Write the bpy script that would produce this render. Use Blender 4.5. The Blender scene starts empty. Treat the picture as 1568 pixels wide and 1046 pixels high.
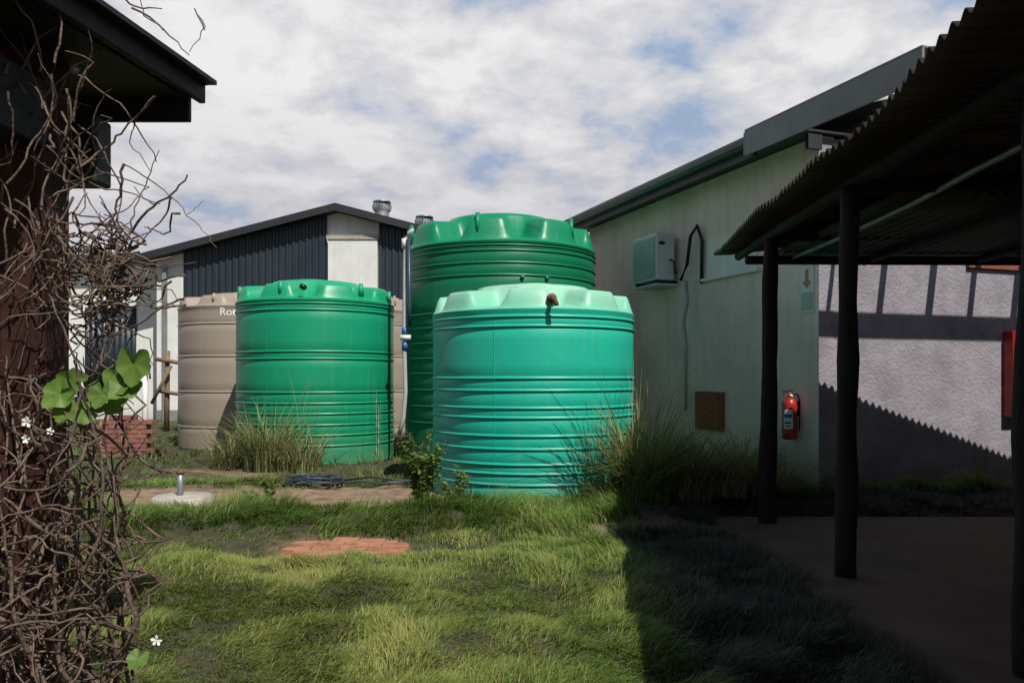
import bpy, math, random
import numpy as np
from mathutils import Vector, Matrix, noise
random.seed(7); rng=np.random.default_rng(7)
H=1.5; F=1200.0
def P(px,py,D): return Vector(((px-784)/F*D, D, H+(575-py)/F*D))
sc=bpy.context.scene
COL=sc.collection
# ---------------------------------------------------------------- materials
def nm(name):
    m=bpy.data.materials.new(name); m.use_nodes=True
    nt=m.node_tree; b=nt.nodes['Principled BSDF']; return m,nt,b
def mat(name,col,rough=.6,var=.25,scale=4,bump=0,bscale=40,metal=0,col2=None,stretch=None,detail=6,spec=.5,streak=0):
    m,nt,b=nm(name); N=nt.nodes; L=nt.links
    tc=N.new('ShaderNodeTexCoord'); mp=N.new('ShaderNodeMapping')
    L.new(tc.outputs['Object'],mp.inputs[0])
    if stretch: mp.inputs['Scale'].default_value=stretch
    n=N.new('ShaderNodeTexNoise'); n.inputs['Scale'].default_value=scale; n.inputs['Detail'].default_value=detail; n.inputs['Roughness'].default_value=.65
    L.new(mp.outputs[0],n.inputs['Vector'])
    r=N.new('ShaderNodeValToRGB'); r.color_ramp.elements[0].position=.32; r.color_ramp.elements[1].position=.68
    c2=col2 if col2 else tuple(c*(1-var) for c in col)
    r.color_ramp.elements[0].color=(*c2,1); r.color_ramp.elements[1].color=(*[min(1,c*(1+var*.35)) if not col2 else c for c in col],1)
    L.new(n.outputs[0],r.inputs[0]); out=r.outputs[0]
    if streak:   # weathering runs and splash-back dirt near the ground
        mp2=N.new('ShaderNodeMapping'); mp2.inputs['Scale'].default_value=(5,5,.3); L.new(tc.outputs['Object'],mp2.inputs[0])
        n4=N.new('ShaderNodeTexNoise'); n4.inputs['Scale'].default_value=1.6; n4.inputs['Detail'].default_value=6; L.new(mp2.outputs[0],n4.inputs['Vector'])
        r4=N.new('ShaderNodeValToRGB'); r4.color_ramp.elements[0].position=.5; r4.color_ramp.elements[1].position=.8; r4.color_ramp.elements[1].color=(streak,)*3+(1,); r4.color_ramp.elements[0].color=(0,0,0,1)
        L.new(n4.outputs[0],r4.inputs[0])
        sx=N.new('ShaderNodeSeparateXYZ'); L.new(tc.outputs['Object'],sx.inputs[0])
        gr=N.new('ShaderNodeMapRange'); gr.inputs[1].default_value=.55; gr.inputs[2].default_value=.05; gr.inputs[3].default_value=0; gr.inputs[4].default_value=.55; L.new(sx.outputs[2],gr.inputs[0])
        mm=N.new('ShaderNodeMath'); mm.operation='MULTIPLY'; L.new(gr.outputs[0],mm.inputs[0]); L.new(n.outputs[0],mm.inputs[1])
        aa=N.new('ShaderNodeMath'); aa.operation='ADD'; aa.use_clamp=True; L.new(mm.outputs[0],aa.inputs[0]); L.new(r4.outputs[0],aa.inputs[1])
        mx=N.new('ShaderNodeMix'); mx.data_type='RGBA'; L.new(aa.outputs[0],mx.inputs['Factor']); L.new(out,mx.inputs['A']); mx.inputs['B'].default_value=(.22,.15,.09,1); out=mx.outputs['Result']
    L.new(out,b.inputs['Base Color'])
    b.inputs['Roughness'].default_value=rough; b.inputs['Metallic'].default_value=metal
    b.inputs['Specular IOR Level'].default_value=spec
    if bump:
        n2=N.new('ShaderNodeTexNoise'); n2.inputs['Scale'].default_value=bscale; n2.inputs['Detail'].default_value=5
        L.new(mp.outputs[0],n2.inputs['Vector'])
        bp=N.new('ShaderNodeBump'); bp.inputs['Strength'].default_value=bump; bp.inputs['Distance'].default_value=.02
        L.new(n2.outputs[0],bp.inputs['Height']); L.new(bp.outputs[0],b.inputs['Normal'])
    return m
M={}
def tankmat(name,col,fade,z0,z1,streak=.14):
    m,nt,b=nm(name); N=nt.nodes; L=nt.links
    tc=N.new('ShaderNodeTexCoord')
    n=N.new('ShaderNodeTexNoise'); n.inputs['Scale'].default_value=1.1; n.inputs['Detail'].default_value=8; n.inputs['Roughness'].default_value=.6
    mp=N.new('ShaderNodeMapping'); mp.inputs['Scale'].default_value=(1.2,1.2,.6)
    L.new(tc.outputs['Object'],mp.inputs[0]); L.new(mp.outputs[0],n.inputs['Vector'])
    mp2=N.new('ShaderNodeMapping'); mp2.inputs['Scale'].default_value=(7,7,.35)
    n2=N.new('ShaderNodeTexNoise'); n2.inputs['Scale'].default_value=2.2; n2.inputs['Detail'].default_value=7
    L.new(tc.outputs['Object'],mp2.inputs[0]); L.new(mp2.outputs[0],n2.inputs['Vector'])
    sx=N.new('ShaderNodeSeparateXYZ'); L.new(tc.outputs['Object'],sx.inputs[0])
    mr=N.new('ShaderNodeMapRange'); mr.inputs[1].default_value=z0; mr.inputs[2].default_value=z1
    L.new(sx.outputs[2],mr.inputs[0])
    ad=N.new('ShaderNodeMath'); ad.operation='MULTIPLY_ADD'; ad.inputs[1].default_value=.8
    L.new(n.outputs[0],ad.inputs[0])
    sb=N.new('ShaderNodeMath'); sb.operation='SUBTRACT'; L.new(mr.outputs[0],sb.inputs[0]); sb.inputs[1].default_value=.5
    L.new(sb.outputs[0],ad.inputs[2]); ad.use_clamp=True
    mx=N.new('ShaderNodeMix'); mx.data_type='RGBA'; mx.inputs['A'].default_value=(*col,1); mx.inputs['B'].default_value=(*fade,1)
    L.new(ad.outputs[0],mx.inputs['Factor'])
    r=N.new('ShaderNodeValToRGB'); r.color_ramp.elements[0].position=.58; r.color_ramp.elements[1].position=.82
    r.color_ramp.elements[0].color=(0,0,0,1); r.color_ramp.elements[1].color=(streak,streak,streak,1)
    L.new(n2.outputs[0],r.inputs[0])
    mx2=N.new('ShaderNodeMix'); mx2.data_type='RGBA'; L.new(mx.outputs['Result'],mx2.inputs['A']); mx2.inputs['B'].default_value=(.30,.38,.30,1)
    L.new(r.outputs[0],mx2.inputs['Factor'])
    db=N.new('ShaderNodeMapRange'); db.inputs[1].default_value=.55; db.inputs[2].default_value=.0; db.inputs[3].default_value=0; db.inputs[4].default_value=.45; L.new(sx.outputs[2],db.inputs[0])
    dm=N.new('ShaderNodeMath'); dm.operation='MULTIPLY'; L.new(db.outputs[0],dm.inputs[0]); L.new(n2.outputs[0],dm.inputs[1])
    mx3=N.new('ShaderNodeMix'); mx3.data_type='RGBA'; L.new(dm.outputs[0],mx3.inputs['Factor']); L.new(mx2.outputs['Result'],mx3.inputs['A']); mx3.inputs['B'].default_value=(.22,.17,.11,1)
    L.new(mx3.outputs['Result'],b.inputs['Base Color'])
    b.inputs['Specular IOR Level'].default_value=.4
    rr=N.new('ShaderNodeMapRange'); rr.inputs[3].default_value=.26; rr.inputs[4].default_value=.56; L.new(n.outputs[0],rr.inputs[0]); L.new(rr.outputs[0],b.inputs['Roughness'])
    n3=N.new('ShaderNodeTexNoise'); n3.inputs['Scale'].default_value=3.0; n3.inputs['Detail'].default_value=2
    L.new(tc.outputs['Object'],n3.inputs['Vector'])
    bp=N.new('ShaderNodeBump'); bp.inputs['Strength'].default_value=.18; bp.inputs['Distance'].default_value=.03
    L.new(n3.outputs[0],bp.inputs['Height']); L.new(bp.outputs[0],b.inputs['Normal'])
    return m
def grassmat(name,dark,light,dry,trans=.3):
    m,nt,b=nm(name); N=nt.nodes; L=nt.links
    at=N.new('ShaderNodeAttribute'); at.attribute_name='col'
    sp=N.new('ShaderNodeSeparateColor'); L.new(at.outputs['Color'],sp.inputs[0])
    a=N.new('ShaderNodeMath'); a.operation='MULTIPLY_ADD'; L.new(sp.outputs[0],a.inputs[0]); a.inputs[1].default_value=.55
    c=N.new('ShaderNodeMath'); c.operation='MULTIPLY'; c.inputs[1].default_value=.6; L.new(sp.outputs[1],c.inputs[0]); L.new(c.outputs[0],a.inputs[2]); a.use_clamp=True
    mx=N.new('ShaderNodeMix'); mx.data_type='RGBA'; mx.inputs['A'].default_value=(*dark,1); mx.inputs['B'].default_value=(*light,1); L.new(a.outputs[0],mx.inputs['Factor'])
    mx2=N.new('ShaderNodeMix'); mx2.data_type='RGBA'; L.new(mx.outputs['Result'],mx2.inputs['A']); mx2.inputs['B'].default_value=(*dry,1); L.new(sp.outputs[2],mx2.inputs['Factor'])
    L.new(mx2.outputs['Result'],b.inputs['Base Color']); b.inputs['Roughness'].default_value=.5; b.inputs['Specular IOR Level'].default_value=.35
    t=N.new('ShaderNodeBsdfTranslucent'); L.new(mx2.outputs['Result'],t.inputs[0])
    ms=N.new('ShaderNodeMixShader'); ms.inputs[0].default_value=trans
    L.new(b.outputs[0],ms.inputs[1]); L.new(t.outputs[0],ms.inputs[2]); L.new(ms.outputs[0],N['Material Output'].inputs[0])
    return m
M['wood']=mat('creosote_wood',(.020,.013,.012),.75,.6,3,.6,30,stretch=(6,6,.7),spec=.25)
M['leftwood']=mat('painted_post',(.05,.016,.012),.7,.6,6,.5,30,stretch=(5,5,.8),spec=.3)
M['leftroof']=mat('left_fascia',(.010,.013,.012),.6,.4,5,.2,30,spec=.3)
M['under']=mat('roof_underside',(.075,.060,.053),.6,.6,1.6,.1,20,metal=.1,spec=.25)
M['galv']=mat('galvanised',(.36,.38,.42),.5,.3,3,.1,30,metal=.5)
M['fascia']=mat('grey_fascia',(.21,.22,.22),.5,.25,2)
M['gutter']=mat('gutter_dark_green',(.04,.06,.058),.4,.3,2)
M['plaster']=mat('plaster_cream',(.80,.68,.59),.85,.2,1.1,.35,60,streak=.22)
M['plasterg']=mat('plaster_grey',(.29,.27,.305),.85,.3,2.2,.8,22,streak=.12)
M['white']=mat('white_paint',(.72,.73,.70),.7,.15,1,.1,30,streak=.15)
M['clad']=mat('dark_cladding',(.022,.034,.045),.45,.25,.8)
M['roofdark']=mat('roof_edge',(.022,.025,.028),.5,.3,1)
M['conc']=mat('floor_concrete',(.125,.072,.050),.75,.5,1.4,.2,30)
M['slab']=mat('red_slab',(.42,.19,.11),.85,.45,7,.4,40)
M['pale']=mat('pale_concrete',(.42,.39,.34),.9,.3,6,.4,40)
M['red']=mat('extinguisher_red',(.36,.018,.013),.35,.3,4)
M['black']=mat('black_rubber',(.012,.012,.013),.45,.2,5)
M['label']=mat('label_white',(.7,.7,.68),.5,.05,4)
M['stain']=mat('lime_stain',(.25,.42,.28),.8,.5,9)
M['labelb']=mat('label_blue',(.08,.1,.3),.5,.05,4)
M['signg']=mat('sign_green',(.35,.5,.4),.5,.1,9)
M['signy']=mat('sign_arrow',(.5,.2,.06),.5,.1,9)
M['ac']=mat('ac_plastic',(.60,.62,.62),.45,.12,3)
M['acg']=mat('ac_grille',(.28,.40,.46),.45,.2,6)
M['rust']=mat('rusty_steel',(.16,.075,.045),.8,.5,9,.5,40)
M['hatch']=mat('hatch_wood',(.26,.085,.04),.75,.4,5,.3,30,stretch=(1,1,5))
M['pvc']=mat('pvc_grey',(.42,.43,.44),.5,.15,6)
M['blue']=mat('blue_fitting',(.03,.12,.35),.45,.15,6)
M['hose']=mat('blue_hose',(.03,.05,.09),.4,.3,9)
M['brick']=mat('clay_brick',(.28,.12,.09),.9,.4,6,.4,40)
M['vine']=mat('vine_bark',(.155,.105,.08),.85,.8,14,.5,60)
M['fence']=mat('fence_pole',(.22,.15,.09),.85,.4,5,.4,30)
M['car']=mat('car_paint_white',(.75,.75,.76),.25,.03,1)
M['glass']=mat('dark_glass',(.02,.025,.03),.1,.1,1)
M['petal']=mat('petal_white',(.8,.8,.76),.6,.05,9)
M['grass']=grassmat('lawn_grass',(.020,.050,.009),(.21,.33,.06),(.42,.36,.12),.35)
M['shadegrass']=grassmat('shade_toned_grass',(.008,.011,.007),(.045,.055,.035),(.13,.11,.08),.2)  # darker grass copy: verandah shade put into the blade colour
M['reed']=grassmat('reed_grass',(.035,.06,.02),(.24,.30,.09),(.50,.40,.22),.35)
M['leaf']=grassmat('leaf_green',(.03,.075,.015),(.15,.28,.05),(.30,.20,.06),.35)
# ---------------------------------------------------------------- mesh helpers
def empty(name,loc=(0,0,0)):
    e=bpy.data.objects.new(name,None); e.location=loc; e.empty_display_size=.3; COL.objects.link(e); return e
def link(name,me,m,parent=None,smooth=False):
    ob=bpy.data.objects.new(name,me); COL.objects.link(ob)
    if m is not None: me.materials.append(M[m] if isinstance(m,str) else m)
    if smooth: me.polygons.foreach_set('use_smooth',[True]*len(me.polygons))
    if parent is not None:
        ob.parent=parent; ob.matrix_parent_inverse=Matrix.Translation(-Vector(parent.location))
    return ob
def mesh(name,vs,fs,m,parent=None,smooth=False):
    me=bpy.data.meshes.new(name); me.from_pydata([tuple(v) for v in vs],[],fs); me.update()
    return link(name,me,m,parent,smooth)
def bevel(ob,w=.01,s=2):
    b=ob.modifiers.new('b','BEVEL'); b.width=w; b.segments=s; b.limit_method='ANGLE'; return ob
def boxf(name,o,u,v,w,m,parent=None,bv=0):
    o,u,v,w=map(Vector,(o,u,v,w))
    vs=[o,o+u,o+u+v,o+v,o+w,o+u+w,o+u+v+w,o+v+w]
    ob=mesh(name,vs,[(0,3,2,1),(4,5,6,7),(0,1,5,4),(1,2,6,5),(2,3,7,6),(3,0,4,7)],m,parent)
    if bv: bevel(ob,bv)
    return ob
def box(name,x0,x1,y0,y1,z0,z1,m,parent=None,bv=0):
    return boxf(name,(x0,y0,z0),(x1-x0,0,0),(0,y1-y0,0),(0,0,z1-z0),m,parent,bv)
def tube(name,pts,r,m,parent=None,n=12,jit=0,cap=True):
    pts=[Vector(p) for p in pts]; k=len(pts); rs=r if isinstance(r,(list,tuple)) else [r]*k
    vs=[];fs=[]
    for i,p in enumerate(pts):
        t=(pts[min(i+1,k-1)]-pts[max(i-1,0)]).normalized()
        a=Vector((0,0,1)) if abs(t.z)<.9 else Vector((1,0,0))
        x=t.cross(a).normalized(); y=t.cross(x).normalized()
        for j in range(n):
            an=2*math.pi*j/n; rr=rs[i]*(1+jit*noise.noise(p*2+Vector((math.cos(an),math.sin(an),0))*.8))
            vs.append(p+x*math.cos(an)*rr+y*math.sin(an)*rr)
    for i in range(k-1):
        for j in range(n):
            fs.append((i*n+j,i*n+(j+1)%n,(i+1)*n+(j+1)%n,(i+1)*n+j))
    if cap: fs.append(tuple(range(n-1,-1,-1))); fs.append(tuple(range((k-1)*n,k*n)))
    return mesh(name,vs,fs,m,parent,True)
def revolve(name,prof,c,m,parent=None,n=48,rf=None,smooth=True):
    vs=[];fs=[]
    for (r,z) in prof:
        for j in range(n):
            a=2*math.pi*j/n; vs.append((c[0]+r*math.cos(a),c[1]+r*math.sin(a),z))
    for i in range(len(prof)-1):
        for j in range(n): fs.append((i*n+j,i*n+(j+1)%n,(i+1)*n+(j+1)%n,(i+1)*n+j))
    return mesh(name,vs,fs,m,parent,smooth)
def corrug(name,o,u,v,nrm,pitch,amp,m,parent=None,useg=12,sag=0,seed=0,spp=6):
    o,u,v,nrm=map(Vector,(o,u,v,nrm)); nv=int(v.length/pitch*spp)
    vs=[];fs=[]
    for i in range(useg+1):
        for j in range(nv+1):
            a=i/useg;b=j/nv
            w=math.sin(2*math.pi*b*v.length/pitch)*amp
            s=sag*noise.noise(Vector((a*2.2+seed,b*v.length*.55,seed)))
            vs.append(o+u*a+v*b+nrm*(w+s))
    for i in range(useg):
        for j in range(nv): fs.append((i*(nv+1)+j,(i+1)*(nv+1)+j,(i+1)*(nv+1)+j+1,i*(nv+1)+j+1))
    ob=mesh(name,vs,fs,m,parent,True)
    sd=ob.modifiers.new('s','SOLIDIFY'); sd.thickness=.003
    return ob
def fastmesh(name,V,loops,starts,colr,m,parent=None):
    me=bpy.data.meshes.new(name); me.vertices.add(len(V)); me.vertices.foreach_set('co',V.astype(np.float32).ravel())
    me.loops.add(len(loops)); me.loops.foreach_set('vertex_index',loops.astype(np.int32))
    me.polygons.add(len(starts)); me.polygons.foreach_set('loop_start',starts.astype(np.int32))
    me.update(calc_edges=True)
    at=me.attributes.new('col','FLOAT_COLOR','POINT'); at.data.foreach_set('color',colr.astype(np.float32).ravel())
    me.polygons.foreach_set('use_smooth',np.ones(len(starts),dtype=bool))
    return link(name,me,m,parent)
def blades(name,base,az,h,lean,w,dry,m,seg=2,parent=None,power=2.0):
    n=len(base); lv=seg
    dx=np.cos(az);dy=np.sin(az); tw=az+np.pi/2+rng.uniform(-.9,.9,n); sxv=np.cos(tw);syv=np.sin(tw)
    nvp=2*lv+1; V=np.zeros((n,nvp,3)); C=np.zeros((n,nvp,4)); C[...,3]=1
    rnd=rng.random(n)
    for i in range(lv+1):
        s=i/lv
        hx=lean*h*s**power; z=h*s*(1-.42*np.clip(lean,0,1.6)*s**1.5)
        cx=base[:,0]+dx*hx; cy=base[:,1]+dy*hx; cz=base[:,2]+z
        ww=w*(1-s)**.6*.5
        if i<lv:
            V[:,2*i]=np.stack([cx-sxv*ww,cy-syv*ww,cz],1); V[:,2*i+1]=np.stack([cx+sxv*ww,cy+syv*ww,cz],1)
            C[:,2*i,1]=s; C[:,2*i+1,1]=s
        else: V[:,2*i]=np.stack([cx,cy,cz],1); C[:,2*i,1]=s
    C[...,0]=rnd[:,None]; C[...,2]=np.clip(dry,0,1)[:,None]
    pat=[];st=[];k=0
    for i in range(lv-1):
        st.append(k); pat+= [2*i,2*i+1,2*i+3,2*i+2]; k+=4
    st.append(k); pat+=[2*lv-2,2*lv-1,2*lv]; k+=3
    loops=(np.array(pat)[None,:]+(np.arange(n)*nvp)[:,None]).ravel()
    starts=(np.array(st)[None,:]+(np.arange(n)*k)[:,None]).ravel()
    return fastmesh(name,V.reshape(-1,3),loops,starts,C.reshape(-1,4),m,parent)
def leaves(name,pos,size,m,parent=None,dry=None,up=.3):
    n=len(pos); prof=[(0,0,0),(.28,.28,.02),(.24,.62,.0),(0,1,-.1),(-.24,.62,0),(-.28,.28,.02)]
    V=np.zeros((n,6,3)); C=np.zeros((n,6,4)); C[...,3]=1
    for i in range(n):
        a=random.uniform(0,6.28); d=Vector((math.cos(a),math.sin(a),random.uniform(-.5,.8)*1)).normalized()
        sd=d.cross(Vector((random.uniform(-.4,.4),random.uniform(-.4,.4),1))).normalized(); nn=sd.cross(d)
        s=size*random.uniform(.6,1.3)
        for j,(a_,b_,c_) in enumerate(prof):
            V[i,j]=Vector(pos[i])+(sd*a_+d*b_+nn*c_)*s
    C[...,0]=rng.random(n)[:,None]; C[...,1]=.6
    C[...,2]=(np.zeros(n) if dry is None else dry)[:,None]
    loops=(np.arange(6)[None,:]+(np.arange(n)*6)[:,None]).ravel()
    return fastmesh(name,V.reshape(-1,3),loops,np.arange(n)*6,C.reshape(-1,4),m,parent)
# ---------------------------------------------------------------- terrain
def sstep(a,b,x):
    t=min(1,max(0,(x-a)/(b-a))); return t*t*(3-2*t)
def dirtf(x,y):
    n=noise.noise(Vector((x*1.1,y*1.1,3.3)))*.35+noise.noise(Vector((x*4,y*4,1.3)))*.18
    d=0
    yc=9.75+.10*(x+3)
    if -7.5<x<-.7: d=max(d,1-sstep(.35,.85,abs(y-yc)+n))
    d=max(d,1-sstep(.40,.6,math.hypot((x+1.42)/1.15,(y-6.72)/.85)+n*.3))
    d=max(d,(1-sstep(.5,1.1,math.hypot((x+4.2)/1.3,(y-12.3)/1.0)+n))*.8)
    d=max(d,(1-sstep(.15,.35,abs(y-7.5)+n*.4))*sstep(.4,1.0,x)*.9)
    d=max(d,(1-sstep(.3,.8,math.hypot((x+3.6)/1.4,(y-8.0)/.45)+n))*.75)
    return d
def hgt(x,y):
    if y>40 or abs(x)>30: return 0.0
    f=1-sstep(18,26,y)
    v=.10*noise.noise(Vector((x*.9,y*1.2,.5)))+.13*(abs(noise.noise(Vector((x*1.8+3,y*2.2,2.5))))-.15)+.04*noise.noise(Vector((x*4,y*5,8)))
    v+=.10*math.exp(-((y-7.7)/.6)**2)*sstep(5.5,3.0,abs(x+1.5))
    v+=.05*math.exp(-((y-5.9)/.35)**2)*sstep(0,1.2,abs(x+1.4))
    v*=f
    v*=1-.9*dirtf(x,y)
    v*=1-sstep(1.65,2.0,x)*(1-sstep(8.0,8.6,y))
    return v
def axis(lims):
    out=[]
    for a,b,s in lims: out+=list(np.arange(a,b,s))
    return out+[lims[-1][1]]
xs=axis([(-500,-60,80),(-60,-20,8),(-20,-8,.8),(-8,4.5,.10),(4.5,20,1.0),(20,60,8),(60,500,80)])
ys=axis([(-60,-6,9),(-6,1,.7),(1,13,.10),(13,24,.5),(24,60,6),(60,900,120)])
vs=[];cl=[]
for y in ys:
    for x in xs:
        vs.append((x,y,hgt(x,y) if 1<y<30 and -12<x<8 else 0)); cl.append((dirtf(x,y) if 1<y<30 else .3,0,0,1))
nx=len(xs); fs=[(j*nx+i,j*nx+i+1,(j+1)*nx+i+1,(j+1)*nx+i) for j in range(len(ys)-1) for i in range(nx-1)]
gm,nt,b=nm('ground_soil_grass'); N=nt.nodes;L=nt.links
tc=N.new('ShaderNodeTexCoord'); n1=N.new('ShaderNodeTexNoise'); n1.inputs['Scale'].default_value=5; n1.inputs['Detail'].default_value=9; n1.inputs['Roughness'].default_value=.7
L.new(tc.outputs['Object'],n1.inputs['Vector'])
r1=N.new('ShaderNodeValToRGB'); r1.color_ramp.elements[0].position=.35;r1.color_ramp.elements[1].position=.65
r1.color_ramp.elements[0].color=(.022,.028,.010,1); r1.color_ramp.elements[1].color=(.075,.065,.03,1); L.new(n1.outputs[0],r1.inputs[0])
r2=N.new('ShaderNodeValToRGB'); r2.color_ramp.elements[0].position=.35;r2.color_ramp.elements[1].position=.68
r2.color_ramp.elements[0].color=(.13,.08,.05,1); r2.color_ramp.elements[1].color=(.36,.25,.17,1); L.new(n1.outputs[0],r2.inputs[0])
at=N.new('ShaderNodeAttribute'); at.attribute_name='col'; sp=N.new('ShaderNodeSeparateColor'); L.new(at.outputs['Color'],sp.inputs[0])
mx=N.new('ShaderNodeMix'); mx.data_type='RGBA'; L.new(sp.outputs[0],mx.inputs['Factor']); L.new(r1.outputs[0],mx.inputs['A']); L.new(r2.outputs[0],mx.inputs['B'])
L.new(mx.outputs['Result'],b.inputs['Base Color']); b.inputs['Roughness'].default_value=.95
n2=N.new('ShaderNodeTexNoise'); n2.inputs['Scale'].default_value=30; n2.inputs['Detail'].default_value=6; L.new(tc.outputs['Object'],n2.inputs['Vector'])
bp=N.new('ShaderNodeBump'); bp.inputs['Strength'].default_value=.7; bp.inputs['Distance'].default_value=.03; L.new(n2.outputs[0],bp.inputs['Height']); L.new(bp.outputs[0],b.inputs['Normal'])
g=mesh('ground',vs,fs,gm,None,True)
at=g.data.attributes.new('col','FLOAT_COLOR','POINT'); at.data.foreach_set('color',np.array(cl,dtype=np.float32).ravel())
TK=[(.28,10.5,1.33),(-3.54,14.2,1.38),(-.22,14.5,1.74),(-5.66,17,1.46),(-4.07,20.6,1.6)]
# ---------------------------------------------------------------- grass
def gen_grass():
    S={'g':[[] for _ in range(6)],'m':[[] for _ in range(6)]}
    def region(n,y0,y1,powr,per,sc_):
        for _ in range(n):
            u=random.random(); y=(y0**powr+u*(y1**powr-y0**powr))**(1/powr)
            x=random.uniform(-.80*y-.2,.72*y+.2)
            if x>2.02+.1*noise.noise(Vector((y*2,0,0))) and y<8.05: continue
            if y>10.25 and x>4.03-.3575*(y-10.3)-.05: continue
            if any(math.hypot(x-a,y-b)<r+.02 for a,b,r in TK): continue
            d=dirtf(x,y)
            if random.random()<d*1.15: continue
            z=hgt(x,y)
            n1=noise.noise(Vector((x*.8,y*.8,7))); n2=noise.noise(Vector((x*2.3,y*2.3,9))); n3=noise.noise(Vector((x*1.5,y*1.5,19)))
            if n3<-.38 and random.random()<.5: continue
            left=sstep(-.9,-1.6,x)
            tall=.44+.80*sstep(6.8,7.4,y)*(1-sstep(8.1-.1*left,9.0-.5*left,y)*(.35+.5*left)) + .5*sstep(10.6,11.4,y)*(1-sstep(13.5,16,y))
            tall+=.35*sstep(-.1,1.2,x)*(1-.3*sstep(4,3,y))
            hh=(.12+.15*n2+.06*n3)*tall*1.4
            hh=max(.04,hh)*(1-.5*d)
            flow=5*noise.noise(Vector((x*.55,y*.55,4)))+2.5*n2
            drb=.06+.55*n1+.45*n2+(.28*sstep(.6,-1.2,x) if y<6.9 else -.12)-.3*sstep(6.8,7.6,y)
            edge=.90+.062*(y-3.8)+.12*n2
            k='m' if (x>edge+random.gauss(0,.10) and y<9.6) else 'g'  # past the verandah shadow edge blades take the shade-darkened material
            B,AZ,HH,LE,WW,DR=S[k]
            if k=='m': drb=.15+.5*n2; hh=.10+.08*(.5+n2)
            for q in range(per):
                a=random.uniform(0,6.283); rr=abs(random.gauss(0,.045))*sc_
                B.append((x+rr*math.cos(a),y+rr*math.sin(a),z-.01))
                AZ.append(flow+random.gauss(0,.6)); HH.append(hh*random.uniform(.5,1.25))
                LE.append(random.uniform(.3,1.5)); WW.append((.0036+.0006*y)*random.uniform(.7,1.3))
                DR.append(drb*.7+random.uniform(-.25,.3)+(.5 if random.random()<.06 else 0))
    region(19500,2.6,6.5,1.3,14,1.0)
    region(9500,6.3,11,1.3,14,1.4)
    region(3800,10.5,26,1.2,11,2.2)
    for k,nm_,m in (('g','lawn_grass','grass'),('m','shade_toned_lawn','shadegrass')):
        B,AZ,HH,LE,WW,DR=S[k]
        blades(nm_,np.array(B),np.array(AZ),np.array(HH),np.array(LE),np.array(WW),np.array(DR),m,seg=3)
gen_grass()
def clump(name,cx,cy,rad,n,h0,h1,lean0,lean1,w,dry,seg=5,z=None,m='reed'):
    a=rng.uniform(0,2*np.pi,n); r=rad*np.sqrt(rng.random(n))
    x=cx+r*np.cos(a); y=cy+r*np.sin(a); zz=np.full(n,hgt(cx,cy)-.02 if z is None else z)
    az=a+rng.normal(0,.7,n)
    return blades(name,np.stack([x,y,zz],1),az,rng.uniform(h0,h1,n),rng.uniform(lean0,lean1,n),np.full(n,w)*rng.uniform(.6,1.3,n),rng.normal(dry,.22,n),m,seg)
def merge(name,obs):
    e=empty(name,obs[0].data.vertices[0].co)
    for i,o in enumerate(obs):
        o.name='blades_%d'%(i+1); o.parent=e; o.matrix_parent_inverse=Matrix.Translation(-Vector(e.location))
    return e
merge('ornamental_grass',[clump('a',1.50,8.9,.30,560,.7,1.5,.25,1.2,.021,.12),clump('b',1.45,8.9,.24,95,1.3,2.2,.15,.9,.012,.35),
    clump('c',2.05,9.15,.32,420,.7,1.35,.5,1.4,.021,.3),clump('d',2.65,9.45,.38,520,.6,1.2,.6,1.6,.021,.6),clump('e',3.25,9.75,.3,320,.4,.95,.5,1.5,.019,.6),clump('f',1.2,8.75,.3,300,.25,.7,.5,1.4,.016,.05)])  # d, e: tawny reeds, extra dry tone stands in for sunlit tips
merge('ornamental_grass',[clump('a',-3.85,12.3,.35,330,.6,1.35,.15,.9,.020,.15),clump('b',-3.5,12.2,.45,34,1.2,1.8,.1,.5,.012,.4),clump('c',-3.3,12.2,.3,200,.4,1.0,.3,1.2,.020,.4),
    clump('d',-4.5,12.6,.3,180,.5,1.1,.3,1.2,.018,.25)])
def weed(name,cx,cy,h,spread,nst,leafs,m='leaf'):
    e=empty(name,(cx,cy,0)); pos=[]
    for i in range(nst):
        a=random.uniform(0,6.28); l=random.uniform(.3,1)*spread; hh=h*random.uniform(.55,1); pts=[]
        for k in range(6):
            s=k/5; pts.append(Vector((cx+math.cos(a)*l*s**1.3+random.gauss(0,.01),cy+math.sin(a)*l*s**1.3,hgt(cx,cy)+hh*s)))
        tube('stem_%d'%i,pts,[.006*(1-.12*k) for k in range(6)],'vine',e,5)
        for _ in range(leafs):
            s=random.uniform(.15,1); k=min(4,int(s*5)); p=pts[k].lerp(pts[k+1],s*5-k); pos.append(p)
    leaves('foliage',pos,.06,m,e,dry=rng.random(len(pos))*.25)
weed('shrub',-.98,8.4,.92,.30,34,46)
weed('shrub',-.62,8.6,.5,.28,14,28)
weed('weed_plant',-2.75,8.9,.42,.18,10,18)
weed('weed_plant',-3.0,9.0,.3,.2,8,14)
weed('weed_plant',-6.1,13.6,.5,.4,12,16)
weed('weed_plant',-4.6,8.7,.3,.25,8,14)
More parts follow.
